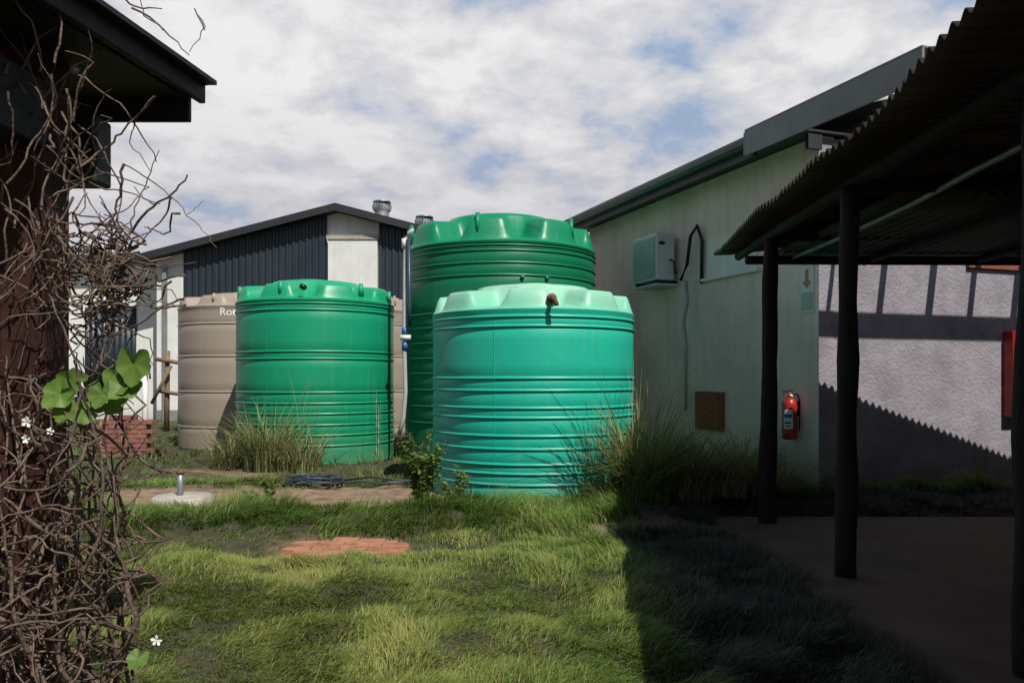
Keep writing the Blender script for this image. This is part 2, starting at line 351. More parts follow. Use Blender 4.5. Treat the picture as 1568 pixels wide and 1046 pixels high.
# ---------------------------------------------------------------- water tanks
def tank(name,cx,cy,z0,zs,ztop,r,ribz,m,mt,lobes=8,ribw=.016,ribh=.022,n=144,ph=0,lugs=True):
    e=empty(name,(cx,cy,z0))
    prof=[(r,z0)]
    for z in sorted(ribz):
        prof+=[(r,z-ribw*1.8),(r-.006,z-ribw*1.2),(r+ribh*.7,z-ribw*.8),(r+ribh,z-ribw*.2),(r+ribh*.85,z+ribw*.4),(r-.006,z+ribw*1.1),(r,z+ribw*1.8)]
    prof+=[(r,zs-.05),(r+.012,zs-.03),(r+.014,zs)]
    prof2=[]
    for i,(rr,z) in enumerate(prof):
        if i and z-prof[i-1][1]>.25:
            for k in range(1,4): prof2.append((r,prof[i-1][1]+(z-prof[i-1][1])*k/4))
        prof2.append((rr,z))
    revolve('shell',prof2,(cx,cy),m,e,n)
    for k in range(4):
        a=-1.95+k*math.pi/2; w_=.004/r
        vs=[];zq=np.linspace(z0,zs,40)
        for z in zq:
            for da,h_ in ((-w_*1.6,-.004),(-w_*.6,.0045),(w_*.6,.0045),(w_*1.6,-.004)):
                vs.append((cx+(r+h_)*math.cos(a+da),cy+(r+h_)*math.sin(a+da),z))
        mesh('mould_seam_%d'%k,vs,[(i*4+j,i*4+j+1,i*4+j+5,i*4+j+4) for i in range(39) for j in range(3)],m,e,True)
    vs=[];fs=[];H0=ztop-zs
    rho=[1.0,.995,.985,.975,.96,.94,.92,.90,.87,.83,.78,.72,.66,.62,.58,.54,.5,.4,.3,.2,.1,.0]
    for q in rho:
        for j in range(n):
            a=2*math.pi*j/n; c=math.cos(lobes*a+ph)
            wv=sstep(-.95+.5*(q-.6)*2,.1+.4*(q-.6),c) if q>.6 else 1
            z=zs+H0*(.66*sstep(0,.08,1-q)*(.12+.88*wv)+.14*(1-q)/.4*(1 if q>.6 else 0) + (.0 if q>.6 else .14))
            if q<=.62: z+=H0*.20*sstep(.62,.54,q)
            rr=(r+.014)*q
            vs.append((cx+rr*math.cos(a),cy+rr*math.sin(a),z))
    for i in range(len(rho)-1):
        for j in range(n): fs.append((i*n+j,i*n+(j+1)%n,(i+1)*n+(j+1)%n,(i+1)*n+j))
    mesh('lid_dome',vs,fs,mt,e,True)
    if lugs:
      for k in range(6):
        a=2*math.pi*(k+.3)/6; x=cx+math.cos(a)*r*.95; y=cy+math.sin(a)*r*.95
        tube('lifting_lug_%d'%k,[(x,y,zs+H0*.2),(x,y,zs+H0*.78)],[.05,.035],mt,e,10)
    rh=.24*r
    revolve('manhole_lid',[(rh,ztop-.03),(rh,ztop+.02),(rh*.9,ztop+.03),(0,ztop+.04)],(cx,cy-.2*r),mt,e,32)
    return e
def zz(y,D): return H+(575-y)/F*D
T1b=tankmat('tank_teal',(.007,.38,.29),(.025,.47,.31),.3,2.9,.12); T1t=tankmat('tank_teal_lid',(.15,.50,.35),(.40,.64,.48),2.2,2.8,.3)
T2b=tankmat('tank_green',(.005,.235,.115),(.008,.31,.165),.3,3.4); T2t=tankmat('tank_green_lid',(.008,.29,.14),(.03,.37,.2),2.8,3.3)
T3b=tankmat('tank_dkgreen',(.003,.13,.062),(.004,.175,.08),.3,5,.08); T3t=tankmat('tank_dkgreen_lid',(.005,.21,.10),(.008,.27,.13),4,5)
T4b=tankmat('tank_beige',(.30,.25,.20),(.33,.28,.23),.3,5)
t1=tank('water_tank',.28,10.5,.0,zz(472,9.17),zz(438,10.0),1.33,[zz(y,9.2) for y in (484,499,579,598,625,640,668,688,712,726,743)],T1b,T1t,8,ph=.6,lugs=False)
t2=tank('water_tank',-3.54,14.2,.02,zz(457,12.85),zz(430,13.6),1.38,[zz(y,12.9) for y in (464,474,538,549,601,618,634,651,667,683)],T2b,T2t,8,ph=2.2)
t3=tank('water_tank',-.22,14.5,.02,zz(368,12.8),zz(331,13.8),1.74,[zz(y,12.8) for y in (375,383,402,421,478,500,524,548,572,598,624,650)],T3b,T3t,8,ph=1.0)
t4=tank('water_tank',-5.66,17,.02,zz(468,15.6),zz(450,16.4),1.46,[zz(y,15.6) for y in (495,545,600,655)],T4b,T4b,8,.02,.012,ph=2)
t5=tank('water_tank',-4.07,20.6,.02,zz(472,19),zz(450,20),1.6,[zz(y,19) for y in (495,545,600,655)],T4b,T4b,8,.02,.012)
for k,(ang,z1_,wd) in enumerate(((-31,1.28,.010),(-28.5,1.02,.016),(-26,1.15,.008))):
    a0=math.radians(ang); vs=[]; kk=40
    for i in range(kk+1):
        z=z1_-(z1_-.12)*i/kk; w_=wd*(.2+1.6*abs(noise.noise(Vector((k*3.1,z*7,0)))))*(min(1,i/8)); c_=a0+.02*noise.noise(Vector((k,z*3,4)))
        for s_ in (-1,1): vs.append((-3.54+(1.38+.025)*math.cos(c_+s_*w_),14.2+(1.38+.025)*math.sin(c_+s_*w_),z))
    mesh('lime_run_%d'%k,vs,[(2*i,2*i+1,2*i+3,2*i+2) for i in range(kk)],'stain',t2,True)
def lettering(txt,cx,cy,r,z,a0,size,parent):
    cu=bpy.data.curves.new('t','FONT'); cu.body=txt; cu.size=size; cu.extrude=.0; cu.offset=.004
    ob=bpy.data.objects.new('t',cu); COL.objects.link(ob)
    dg=bpy.context.evaluated_depsgraph_get(); me=bpy.data.meshes.new_from_object(ob.evaluated_get(dg)); bpy.data.objects.remove(ob)
    for v in me.vertices:
        a=a0+v.co.x/r; zz_=z+v.co.y; v.co=(cx+(r+.008)*math.cos(a),cy+(r+.008)*math.sin(a),zz_)
    link('lettering',me,'label',parent)
lettering('Roto',-5.66,17,1.46,zz(484,15.7),math.radians(264.5),.22,t4)
lettering('tank',-4.07,20.6,1.6,zz(487,19.2),math.radians(295),.28,t5)
a=math.radians(-82); c=Vector((.28+1.33*math.cos(a),10.5+1.33*math.sin(a),zz(457,9.2))); d=Vector((math.cos(a),math.sin(a),0))
tube('outlet_flange',[c-d*.06,c+d*.03],.055,'rust',t1,16)
tube('outlet_elbow',[c,c+d*.08,c+d*.13+Vector((.0,0,-.015)),c+d*.15+Vector((.02,0,-.06)),c+d*.15+Vector((.03,0,-.10))],.028,'rust',t1,12)
a=math.radians(-85); c=Vector((-3.54+1.38*math.cos(a),14.2+1.38*math.sin(a),zz(440,12.9))); d=Vector((math.cos(a),math.sin(a),0))
tube('overflow_port',[c-d*.1,c+d*.05],.05,'black',t2,16)
for k,px in enumerate((800,838)):
    aa=math.asin(max(-1,min(1,((px-784)/F*12.9+.22)/1.74))); q=Vector((-.22+1.74*math.sin(aa),14.5-1.74*math.cos(aa),zz(425,12.85)))
    tube('port_%d'%k,[q+Vector((0,.05,0)),q-Vector((0,.04,0))],.035,T3b,t3,12)
e=empty('water_pipe',P(620,600,13.4))
D=13.3
tube('upper_pipe',[P(634,352,D),P(626,356,D),P(621,364,D),P(620,400,D),P(619,520,D),P(621,600,D),P(618,640,D),P(610,668,D)],.035,'pvc',e)
tube('riser',[P(626,360,D-.1),P(627,470,D-.1),P(627,500,D-.1)],.03,'hose',e)
for i,(y0,y1) in enumerate(((366,380),(502,512),(524,536))):
    tube('coupling_%d'%i,[P(620,y0,D),P(620,y1,D)],.055,'blue' if i!=0 else 'label',e)
tube('valve_body',[P(613,517,D-.05),P(629,517,D-.05)],.045,'label',e)
# ---------------------------------------------------------------- right building
O=Vector((4.03,10.3,0)); dv=Vector((-.3366,.9416,0)); mv=Vector((.9416,.3366,0)); Z=Vector((0,0,1))
def W(a,b,z): return O+dv*a+mv*b+Z*z
def wa(px): k=(px-784)/F; t=(4.03-k*10.3)/(k+.3575); return t*1.062
BR=empty('plastered_building',W(3,2,0))
boxf('side_wall',W(0,0,-.1),mv*.25,dv*7.0,Z*4.75,'plaster',BR)
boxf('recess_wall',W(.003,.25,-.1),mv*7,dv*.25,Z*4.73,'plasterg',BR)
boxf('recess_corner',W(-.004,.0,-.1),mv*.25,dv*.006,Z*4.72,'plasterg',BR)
boxf('far_end_wall',W(6.75,.25,-.1),mv*6,dv*.25,Z*4.73,'plaster',BR)
boxf('added_shade_wall',(9.8,-4,-.1),(.25,0,0),(0,16,0),(0,0,4.0),'plasterg',BR)  # unseen wall, added to darken the open side under the roof
sl=math.tan(math.radians(14))
ez=4.78
corrug('roof_sheet',W(-.15,-.52,ez+.03),mv*4.5+Z*4.5*sl,dv*7.6,Z,.12,.022,'roofdark',BR,2)
corrug('roof_sheet_far',W(7.45,8.5,ez+.03),-mv*4.5+Z*4.5*sl,-dv*7.6,Z,.12,.022,'roofdark',BR,2)
boxf('soffit',W(-.1,-.42,4.66),mv*5,dv*7.5,Z*.03,'roofdark',BR)
gp=[(-.50,.10),(-.63,.10),(-.64,.06),(-.635,.0),(-.60,-.05),(-.50,-.06)]
vs=[];fs=[]
for a_ in (.68,7.5):
    for (b_,z_) in gp: vs.append(W(a_,b_,ez-.10+z_))
n=len(gp); fs=[(i,i+1,n+i+1,n+i) for i in range(n-1)]+[tuple(range(n)),tuple(range(2*n-1,n-1,-1))]
mesh('gutter',vs,fs,'gutter',BR)
boxf('fascia_board',W(.68,-.50,4.52),mv*.05,dv*6.8,Z*.22,'roofdark',BR)
boxf('fascia_flashing',W(-2.25,-.66,4.5),mv*.03,dv*2.93,Z*.33,'fascia',BR)
boxf('fascia_cap',W(-2.25,-.66,4.835),mv*.25,dv*2.93,Z*.02,'fascia',BR)
boxf('fascia_return',W(.69,-.655,4.52),mv*.2,dv*.02,Z*.30,'fascia',BR)
boxf('shadow_beam',W(-2.02,-.62,4.57),mv*9,dv*.10,Z*.23,'fascia',BR)  # added beam, placed to cast the horizontal shade band on the recess wall
for i,bb in enumerate((.45,1.30,2.17,2.95,3.8,4.6)):
    boxf('shadow_rafter_%d'%i,W(-1.91,bb,4.60),mv*(.06,.10,.12,.10,.12,.10)[i],dv*1.92,Z*.10,'fascia',BR)  # added rafters, spaced to throw vertical shade bands on the recess wall
boxf('rafter_end',W(-.09,-.24,4.44),mv*.22,dv*.06,Z*.19,'roofdark',BR)
boxf('window_sill',W(wa(1165),-.07,3.02),mv*.07,dv*(wa(1078)-wa(1165)),Z*.05,'white',BR,.008)
boxf('window_glass',W(wa(1160),-.012,3.075),mv*.03,dv*(wa(1084)-wa(1160)),Z*.62,'white',BR)
boxf('hatch_frame',W(wa(1110),-.05,.62),mv*.05,dv*(wa(1068)-wa(1110)),Z*.62,'hatch',BR,.006)
boxf('hatch_door',W(wa(1110)+.08,-.065,.68),mv*.02,dv*(wa(1068)-wa(1110)-.16),Z*.50,'hatch',BR,.004)
boxf('recess_lintel',W(-.05,2.6,zz(411,11.2)),mv*1.6,dv*.05,Z*.13,'hatch',BR,.006)
boxf('plinth_band',W(-.012,-.012,-.05),mv*.02,dv*6.9,Z*.14,'pale',BR)
a_=wa(1052)
tube('conduit',[W(a_,-.03,3.1),W(a_-.05,-.03,2.75),W(a_+.08,-.03,2.4),W(a_,-.03,2.1),W(a_,-.03,.9)],.022,'pvc',BR,8)
a_=wa(1072)
tube('drain_loop',[W(a_-.1,-.04,3.0),W(a_-.13,-.05,3.7),W(a_-.05,-.09,3.95),W(a_+.1,-.12,3.8),W(a_+.2,-.12,3.35),W(a_+.35,-.15,3.1)],.03,'black',BR,8)
AC=empty('air_conditioner',W(wa(1030),-.3,3.2))
a0=wa(1043)+.02
o=W(a0,-.47,3.13)
boxf('casing',o,mv*.36,dv*.85,Z*.80,'ac',AC,.02)
boxf('fan_panel',o-mv*.012+dv*.04+Z*.05,mv*.014,dv*.77,Z*.70,'acg',AC,.004)
for i in range(16):
    boxf('louvre_%d'%i,o-mv*.028+dv*.06+Z*(.07+i*.042),mv*.016,dv*.73,Z*.014,'ac',AC)
boxf('service_cover',o-dv*.015+mv*.17+Z*.12,mv*.15,dv*.016,Z*.5,'ac',AC,.005)
boxf('handle',o-dv*.02+mv*.05+Z*.6,mv*.1,dv*.02,Z*.05,'black',AC)
tube('refrigerant_pipe',[o-dv*.02+mv*.25+Z*.35,o-dv*.12+mv*.27+Z*.3,o-dv*.1+mv*.3+Z*.1,o-dv*.02+mv*.4+Z*.15],.016,'black',AC,8)
for k in (.1,.7):
    boxf('bracket_%d'%int(k*10),o+dv*k-Z*.05,mv*.47,dv*.04,Z*.045,'black',AC)
boxf('bracket_rail',o-Z*.09,mv*.47,dv*.85,Z*.03,'ac',AC)
ea=.40; c=W(ea,-.14,0)
EX=empty('fire_extinguisher',c+Z*.9)
revolve('cylinder',[(0,.63),(.085,.635),(.098,.66),(.10,.70),(.10,1.10),(.09,1.15),(.06,1.185),(.03,1.2),(.03,1.22)],(c.x,c.y),'red',EX,32)
tube('valve',[c+Z*1.2,c+Z*1.27],.025,'rust',EX,12)
boxf('lever',c+Z*1.27-dv*.02-mv*.11,mv*.15+Z*.02,dv*.03,Z*.015,'black',EX)
boxf('carry_handle',c+Z*1.23-dv*.02-mv*.10,mv*.13-Z*.0,dv*.03,Z*.012,'red',EX)
tube('pressure_gauge',[c+Z*1.225,c+Z*1.225-dv*.05],.018,'label',EX,12)
tube('hose',[c+Z*1.24+mv*.02,c+Z*1.25+mv*.10-dv*.03,c+Z*1.15+mv*.14-dv*.04,c+Z*.9+mv*.135-dv*.04,c+Z*.75+mv*.12-dv*.05],.011,'black',EX,8)
def lab(nm_,r,z0,z1,a0,a1,m):
    vs=[];fs=[];k=14
    for i in range(k+1):
        a=a0+(a1-a0)*i/k
        for z in (z0,z1): vs.append((c.x+r*math.cos(a),c.y+r*math.sin(a),z))
    for i in range(k): fs.append((2*i,2*i+2,2*i+3,2*i+1))
    mesh(nm_,vs,fs,m,EX,True)
lab('label_panel',.102,.78,1.04,math.radians(205),math.radians(275),'label')
lab('label_band',.104,.93,.98,math.radians(210),math.radians(270),'labelb')
lab('label_text',.104,.85,.875,math.radians(215),math.radians(262),'black')
lab('label_text_2',.104,.81,.825,math.radians(215),math.radians(262),'black')
boxf('wall_bracket',W(ea-.03,-.06,.95),mv*.06,dv*.06,Z*.2,'black',EX)
SG=empty('fire_extinguisher_sign',W(.22,0,2.6))
boxf('sign_board',W(.08,-.012,2.34),mv*.01,dv*.26,Z*.62,'label',SG)
boxf('sign_lower_panel',W(.10,-.016,2.37),mv*.004,dv*.22,Z*.24,'signg',SG)
mesh('sign_arrow',[W(.21,-.016,2.66),W(.12,-.016,2.76),W(.18,-.016,2.76),W(.18,-.016,2.92),W(.24,-.016,2.92),W(.24,-.016,2.76),W(.30,-.016,2.76)],[(0,1,2,3,4,5,6)],'signy',SG)
CB=empty('fire_hose_cabinet',W(-.1,3.55,1.5))
boxf('cabinet',W(-.16,3.31,.90),mv*.6,dv*.16,Z*1.24,'red',CB,.01)
boxf('cabinet_door',W(-.175,3.36,.95),mv*.5,dv*.016,Z*1.14,'red',CB,.006)
boxf('cabinet_label',W(-.18,3.42,1.55),mv*.3,dv*.005,Z*.25,'label',CB)
boxf('latch',W(-.19,3.38,1.4),mv*.03,dv*.02,Z*.1,'black',CB)
# ---------------------------------------------------------------- verandah
VD=empty('verandah',(3.5,5,0))
box('concrete_floor',2.02,9.79,-4,8.05,-.1,.055,'conc',VD,.02)
box('concrete_step',1.0,2.6,7.38,7.58,-.1,.05,'conc',VD,.02)
def post(px,D,r0,top=2.86):
    x=(px-784)/F*D; pts=[]; rs=[]
    for i in range(15):
        z=-.05+(top+.05)*i/14
        pts.append((x+.04*noise.noise(Vector((px,z*1.1,0)))+.012*(z-1.4),D+.02*noise.noise(Vector((px,5,z)))
        ,z)); rs.append(r0*(1.05-.012*i+.2*noise.noise(Vector((px,z*2.2,2)))))
    tube('post_%d'%px,pts,rs,'wood',VD,18,.14)
post(1178,7.73,.08); post(1298,5.66,.073); post(1583,3.77,.07); post(2200,2.1,.08)
tube('eave_beam',[(2.3,-3,2.93),(2.42,2,2.93),(2.48,5.6,2.90),(2.55,7.8,2.88),(2.6,9.0,2.86)],[.06,.055,.05,.05,.045],'wood',VD,12,.1)
for i,y in enumerate((7.73,5.66,3.77,1.8)):
    tube('rafter_%d'%i,[(2.5,y,2.86),(5,y+.2,2.96),(9.7,y+.4,3.1)],[.05,.06,.06],'wood',VD,10,.1)
ye0,ye1=-3.5,9.35
def ex(y): return 1.735+.070*y
vs=[];fs=[]; pitch=.105; ny=int((ye1-ye0)/pitch*8); nxs=16
for j in range(ny+1):
    y=ye0+(ye1-ye0)*j/ny; x0=ex(y)+.03*noise.noise(Vector((0,y*1.2,0)))+.012*math.floor(noise.noise(Vector((5,math.floor(y/.8)*3.3,0)))*3)
    for i in range(nxs+1):
        s=(i/nxs)**1.3; x=x0+s*(9.75-x0)
        sag=.10*math.exp(-s*9)*noise.noise(Vector((1.7,y*.75,s)))
        z=2.935+.020*(9-y)+.045*(x-2.2)+sag+.024*math.sin(2*math.pi*y/pitch)+.012*((y/.8)%1)
        z=min(z,3.30)
        yy=min(y,9.35-.65*sstep(2.7,3.1,x))
        vs.append((x,yy,z))
for j in range(ny):
    for i in range(nxs): fs.append((j*(nxs+1)+i,j*(nxs+1)+i+1,(j+1)*(nxs+1)+i+1,(j+1)*(nxs+1)+i))
ob=mesh('roof_sheets',vs,fs,'under',VD,True); sd=ob.modifiers.new('s','SOLIDIFY'); sd.thickness=.004
corrug('rear_roof_sheets',(2.95,9.11,2.87),(0,-3.2,.03),(6.8,.741,0),(0,0,1),.125,.030,'under',VD,6,.02,3)
tube('conduit_rail',[(3.10,9.0,2.80),(3.15,7.6,2.82),(3.13,6.1,2.84),(3.04,5.1,2.85),(3.0,4.2,2.86),(2.98,2,2.87)],.022,'galv',VD,8)
for i,x in enumerate((4.0,5.2,6.4)):
    tube('purlin_%d'%i,[(x,8.9,2.79),(x,0,2.86)],.045,'wood',VD,8,.1)
tube('far_beam',[(2.6,8.7,2.78),(9.7,8.9,2.78)],.05,'wood',VD,10,.1)
# ---------------------------------------------------------------- rear building
YB=26.0
def B(px,py,D=YB): return P(px,py,D)
RB=empty('gabled_warehouse',(-5.76,YB+5,0))
rx,rz=B(518,326).x,B(518,326).z; lx,lz=B(240,398).x,B(240,398).z; rx2=rx+(rx-lx)
vs=[(lx,YB,-.1),(rx2,YB,-.1),(rx2,YB,lz),(rx,YB,rz),(lx,YB,lz)]
vs+=[(x,y+12,z) for x,y,z in vs]
mesh('walls',vs,[(0,1,2,3,4),(9,8,7,6,5),(0,4,9,5),(1,6,7,2)],'white',RB)
def roofslab(name,x0,z0,x1,z1,y0,y1,th,m):
    boxf(name,(x0,y0,z0),(x1-x0,0,z1-z0),(0,y1-y0,0),(0,0,th),m,RB)
ds=.6*(rz-lz)/(rx-lx)
roofslab('roof_left',rx,rz+.02,lx-.6,lz-ds+.02,YB-.5,YB+12.4,.2,'roofdark')
roofslab('roof_right',rx,rz+.02,rx2+.6,lz-ds+.02,YB-.5,YB+12.4,.2,'roofdark')
roofslab('barge_left',rx,rz-.03,lx-.6,lz-ds-.03,YB-.54,YB-.5,.22,'roofdark')
roofslab('barge_right',rx,rz-.03,rx2+.6,lz-ds-.03,YB-.54,YB-.5,.22,'roofdark')
def cladding(name,px0,px1,zb):
    x0,x1=B(px0,0).x,B(px1,0).x; pit=.22; n=int((x1-x0)/pit*8); vs=[];fs=[]
    for i in range(n+1):
        x=x0+(x1-x0)*i/n; zt=rz-abs(x-rx)*(rz-lz)/(rx-lx)-.0
        t=(x/pit)%1; yy=YB-.05-(.045 if t<.35 else (.045*(1-(t-.35)/.12) if t<.47 else (0 if t<.88 else .045*(t-.88)/.12)))
        vs+=[(x,yy,zb),(x,yy,zt)]
    for i in range(n): fs.append((2*i,2*i+2,2*i+3,2*i+1))
    mesh(name,vs,fs,'clad',RB)
cladding('cladding_left',282,502,B(0,470).z); cladding('cladding_right',581,860,B(0,470).z)
x0,x1=B(504,0).x,B(579,0).x
box('centre_panel',x0,x1,YB-.16,YB-.003,0,B(0,366).z,'white',RB); box('panel_cap',x0-.05,x1+.05,YB-.2,YB-.161,B(0,368).z,B(0,362).z,'pale',RB)
box('base_plinth',lx,rx2,YB-.04,YB-.001,-.1,.35,'fascia',RB)
box('downpipe',lx+.25,lx+.37,YB-.16,YB-.04,0,lz-.2,'fascia',RB)
xl=B(-120,0).x
box('wing_wall',xl,lx-.02,YB+1,YB+9,-.1,B(0,402,YB+1).z,'white',RB)
box('wing_roof',xl-.4,lx-.01,YB+.4,YB+9.4,B(0,404,YB+1).z,B(0,396,YB+1).z+.05,'roofdark',RB)
corrug('roller_door',B(130,600,YB+.93),(0,0,2.9),(1.75,0,0),(0,-1,0),.2,.03,'clad',RB,2)
box('wing_window',B(20,0).x,B(75,0).x,YB+.94,YB+.99,1.2,2.6,'glass',RB)
def turbine(px,py,D):
    c=P(px,py,D); e=empty('roof_turbine_vent',c); r=.30*D/27
    revolve('base_cowl',[(r*1.0,c.z-.7),(r*.8,c.z-.1),(r*.8,c.z)],(c.x,c.y),'galv',e,32)
    k=20; vs=[];fs=[]
    for i in range(k):
        a=2*math.pi*i/k
        for s in range(9):
            ph=s/8; rr=r*(.85+.22*math.sin(math.pi*ph)); z=c.z+ph*.34*D/27; tw=ph*.35
            for da,rm in ((0,1.05),(.13,.80)):
                vs.append((c.x+rr*rm*math.cos(a+da+tw),c.y+rr*rm*math.sin(a+da+tw),z))
        for s in range(8): q=i*18+2*s; fs.append((q,q+1,q+3,q+2))
    mesh('rotor_vanes',vs,fs,'galv',e,False)
    revolve('rotor_core',[(r*.75,c.z),(r*.85,c.z+.15),(r*.75,c.z+.30)],(c.x,c.y),'galv',e,24)
    revolve('top_cap',[(r*1.02,c.z+.33*D/27),(r*.98,c.z+.37*D/27),(r*.3,c.z+.42*D/27),(0,c.z+.44*D/27)],(c.x,c.y),'galv',e,32)
turbine(585,325,27.3); turbine(650,348,29)
CR=empty('parked_car',(-17,24,0)); cx0=-18.6;cy0=23.2
prof=[(0,.35),(0,.8),(.3,.92),(1.15,1.0),(1.75,1.42),(3.2,1.45),(3.9,1.02),(4.3,.95),(4.35,.4)]
vs=[(cx0+4.35-x,cy0,z) for x,z in prof]+[(cx0+4.35-x,cy0+1.7,z) for x,z in prof]; n=len(prof)
ob=mesh('body',vs,[tuple(range(n)),tuple(range(2*n-1,n-1,-1))]+[(i,n+i,n+(i+1)%n,(i+1)%n) for i in range(n)],'car',CR); bevel(ob,.06,3)
mesh('side_windows',[(cx0+4.35-x,cy0-.006,z) for x,z in ((1.35,1.03),(1.82,1.36),(3.1,1.38),(3.6,1.05))],[(0,1,2,3)],'glass',CR)
for k in (.8,3.5):
    for yy in (cy0-.02,cy0+1.52): tube('wheel_%d'%int(k*10+yy),[(cx0+4.35-k,yy,.32),(cx0+4.35-k,yy+.2,.32)],.32,'black',CR,24)
# ---------------------------------------------------------------- left mid-ground things
BW=empty('brick_wall',P(190,650,14.6)); D=14.4
x0=P(150,0,D).x
for r_ in range(9):
    for k in range(4):
        x=x0+k*.235+(.11 if r_%2 else 0)+random.uniform(-.006,.006)-.05
        if r_==8 and k in(0,3): continue
        box('brick_%d_%d'%(r_,k),x,x+.222,D+random.uniform(-.01,.01),D+.22,.0+r_*.086,.075+r_*.086,'brick',BW,.006)
box('mortar_core',x0+.02,x0+.85,D+.03,D+.2,0,.66,'pale',BW)
WP=empty('standpipe_post',P(224,650,15)); tube('post',[P(222,690,14.6)*1,P(222,560,14.6)],.05,'label',WP,12); tube('tap',[P(222,570,14.6),P(229,572,14.5),P(230,580,14.5)],.02,'rust',WP,8)
FN=empty('pole_fence',P(255,600,20))
for i,(px,yt) in enumerate(((255,537),(276,548),(300,540))):
    q=P(px,650,21); tube('fence_post_%d'%i,[(q.x,q.y,-.05),(q.x+.03,q.y,P(0,yt,21).z)],[.075,.065],'fence',FN,10,.2)
for i,y in enumerate((556,604)):
    tube('rail_%d'%i,[P(238,y-6,20.9),P(310,y+5,20.9)],.05,'fence',FN,8,.2)
tube('brace',[P(232,618,20.8),P(262,560,20.8)],.045,'fence',FN,8,.2)
SC=empty('concrete_pipe_plinth',P(280,768,9.3)); q=P(280,768,9.35); ph_=.07
revolve('plinth',[(.36,-.05),(.35,ph_-.02),(.32,ph_),(0,ph_+.004)],(q.x,q.y),'pale',SC,32)
tube('stub_pipe',[(q.x-.03,q.y,.03),(q.x-.03,q.y,.36)],.035,'galv',SC,12); tube('stub_cap',[(q.x-.03,q.y,.33),(q.x-.03,q.y,.37)],.046,'rust',SC,12)
PV=empty('brick_paving',(-1.4,6.7,0)); hp=hgt(-1.42,6.72)+.02
for r_ in range(6):
    for k in range(4):
        if (r_,k) in ((0,0),(5,3),(0,3),(5,0)): continue
        x=-1.93+k*.235+(.11 if r_%2 else 0)+random.uniform(-.01,.01); y=6.36+r_*.118
        boxf('paver_%d_%d'%(r_,k),(x,y,hp-.03),(.226,random.uniform(-.006,.006),random.uniform(-.006,.006)),(0,.111,random.uniform(-.004,.004)),(0,0,.045+random.uniform(0,.01)),'slab',PV,.006)
HC=empty('garden_hose',P(500,748,10.4)); q=P(480,748,10.35); pts=[]
for i in range(150):
    a=i*.2; rr=.30+.07*math.sin(i*.13); pts.append((q.x+rr*1.0*math.cos(a)+.04*math.sin(i*.31),q.y+.6*rr*math.sin(a),.06+.0008*i+.015*math.sin(i*.7)))
tube('coil',pts,.013,'hose',HC,8)
tube('loose_end',[(q.x+.3,q.y,.07),(q.x+.6,q.y+.1,.09),(q.x+.9,q.y-.05,.08),(q.x+1.3,q.y+.15,.1),(q.x+1.5,q.y+.3,.06)],.013,'hose',HC,8)
tube('loose_end_2',[(q.x+.2,q.y+.2,.07),(q.x+.7,q.y+.3,.12),(q.x+1.1,q.y+.2,.1),(q.x+1.4,q.y+.5,.06)],.013,'black',HC,8)
# ---------------------------------------------------------------- left shelter
LS=empty('timber_shelter',(-1.9,3,0))
box('post',-1.95,-1.765,2.95,3.13,-.05,2.75,'leftwood',LS,.01)
C0=P(318,122,3.6); e1=Vector((-.153,-1,0))
s1=4.6
up=Vector((-3.5,0,.55))
boxf('roof_slab',C0+Vector((0,0,-.03)),up,e1*s1,Vector((0,0,.03)),'leftroof',LS)
boxf('side_fascia',C0+Vector((-.03,-.02,-.12)),e1*s1,Vector((.03,0,0)),Vector((0,0,.12)),'leftroof',LS,.006)
boxf('gutter_lip',C0+Vector((0.0,-.02,-.035)),e1*s1,Vector((.05,0,0)),Vector((0,0,.02)),'leftroof',LS)
boxf('rear_fascia',C0+Vector((-.06,-.03,-.21)),Vector((-3.3,0,.0)),Vector((0,-.03,0)),Vector((0,0,.21)),'leftroof',LS,.006)
boxf('soffit',C0+Vector((-.05,-.07,-.125)),Vector((-3.3,0,0)),e1*s1,Vector((0,0,.012)),'leftroof',LS)
q=P(160,285,3.2); box('tie_beam',q.x-2.2,q.x,3.14,3.26,q.z,q.z+.27,'leftroof',LS,.01)
box('wall_plate',-1.98,-1.74,-1,2.93,2.35,2.6,'leftroof',LS,.01)
tube('bracket_bolt',[P(115,108,3.0),P(115,108,2.96)],.015,'galv',LS,8)
# ---------------------------------------------------------------- vine
VN=empty('climbing_vine',(-1.8,2.8,0))
cu=bpy.data.curves.new('stems','CURVE'); cu.dimensions='3D'; cu.bevel_depth=1.0; cu.bevel_resolution=1; cu.resolution_u=2
def spl(pts,r0,r1):
    s=cu.splines.new('POLY'); s.points.add(len(pts)-1)
    for i,p in enumerate(pts):
        s.points[i].co=(*p,1); s.points[i].radius=r0+(r1-r0)*i/(len(pts)-1)
ends=[]
def walk(p,d,n,st,r0,r1,wig,grav=0,br=0):
    pts=[Vector(p)]; d=Vector(d).normalized()
    for i in range(n):
        d=(d+Vector((random.gauss(0,wig),random.gauss(0,wig),random.gauss(0,wig)+grav))).normalized()
        q=pts[-1]+d*st
        if q.x<-2.2: d.x=abs(d.x)
        if q.x>-1.36: d.x=-abs(d.x)-.2
        if q.y<2.4: d.y=abs(d.y)
        if q.y>3.2: d.y=-abs(d.y)
        if q.z<.02: d.z=abs(d.z)
        d.normalize()
        pts.append(pts[-1]+d*st)
        if br and random.random()<br:
            walk(pts[-1],(random.gauss(0.35,1),random.gauss(0,.6),random.gauss(.1,.8)),random.randint(5,12),st*.8,r0*.45,r1*.6,wig*1.2,-.01,0)
    spl(pts,r0,r1); ends.append(pts[-1])
for i in range(40):
    walk((random.uniform(-2.0,-1.42),random.uniform(2.55,3.1),random.uniform(-.02,.1)),(random.uniform(-.25,.05),0,1),random.randint(18,46),.055,random.uniform(.005,.014),.003,.17,.06,.14)
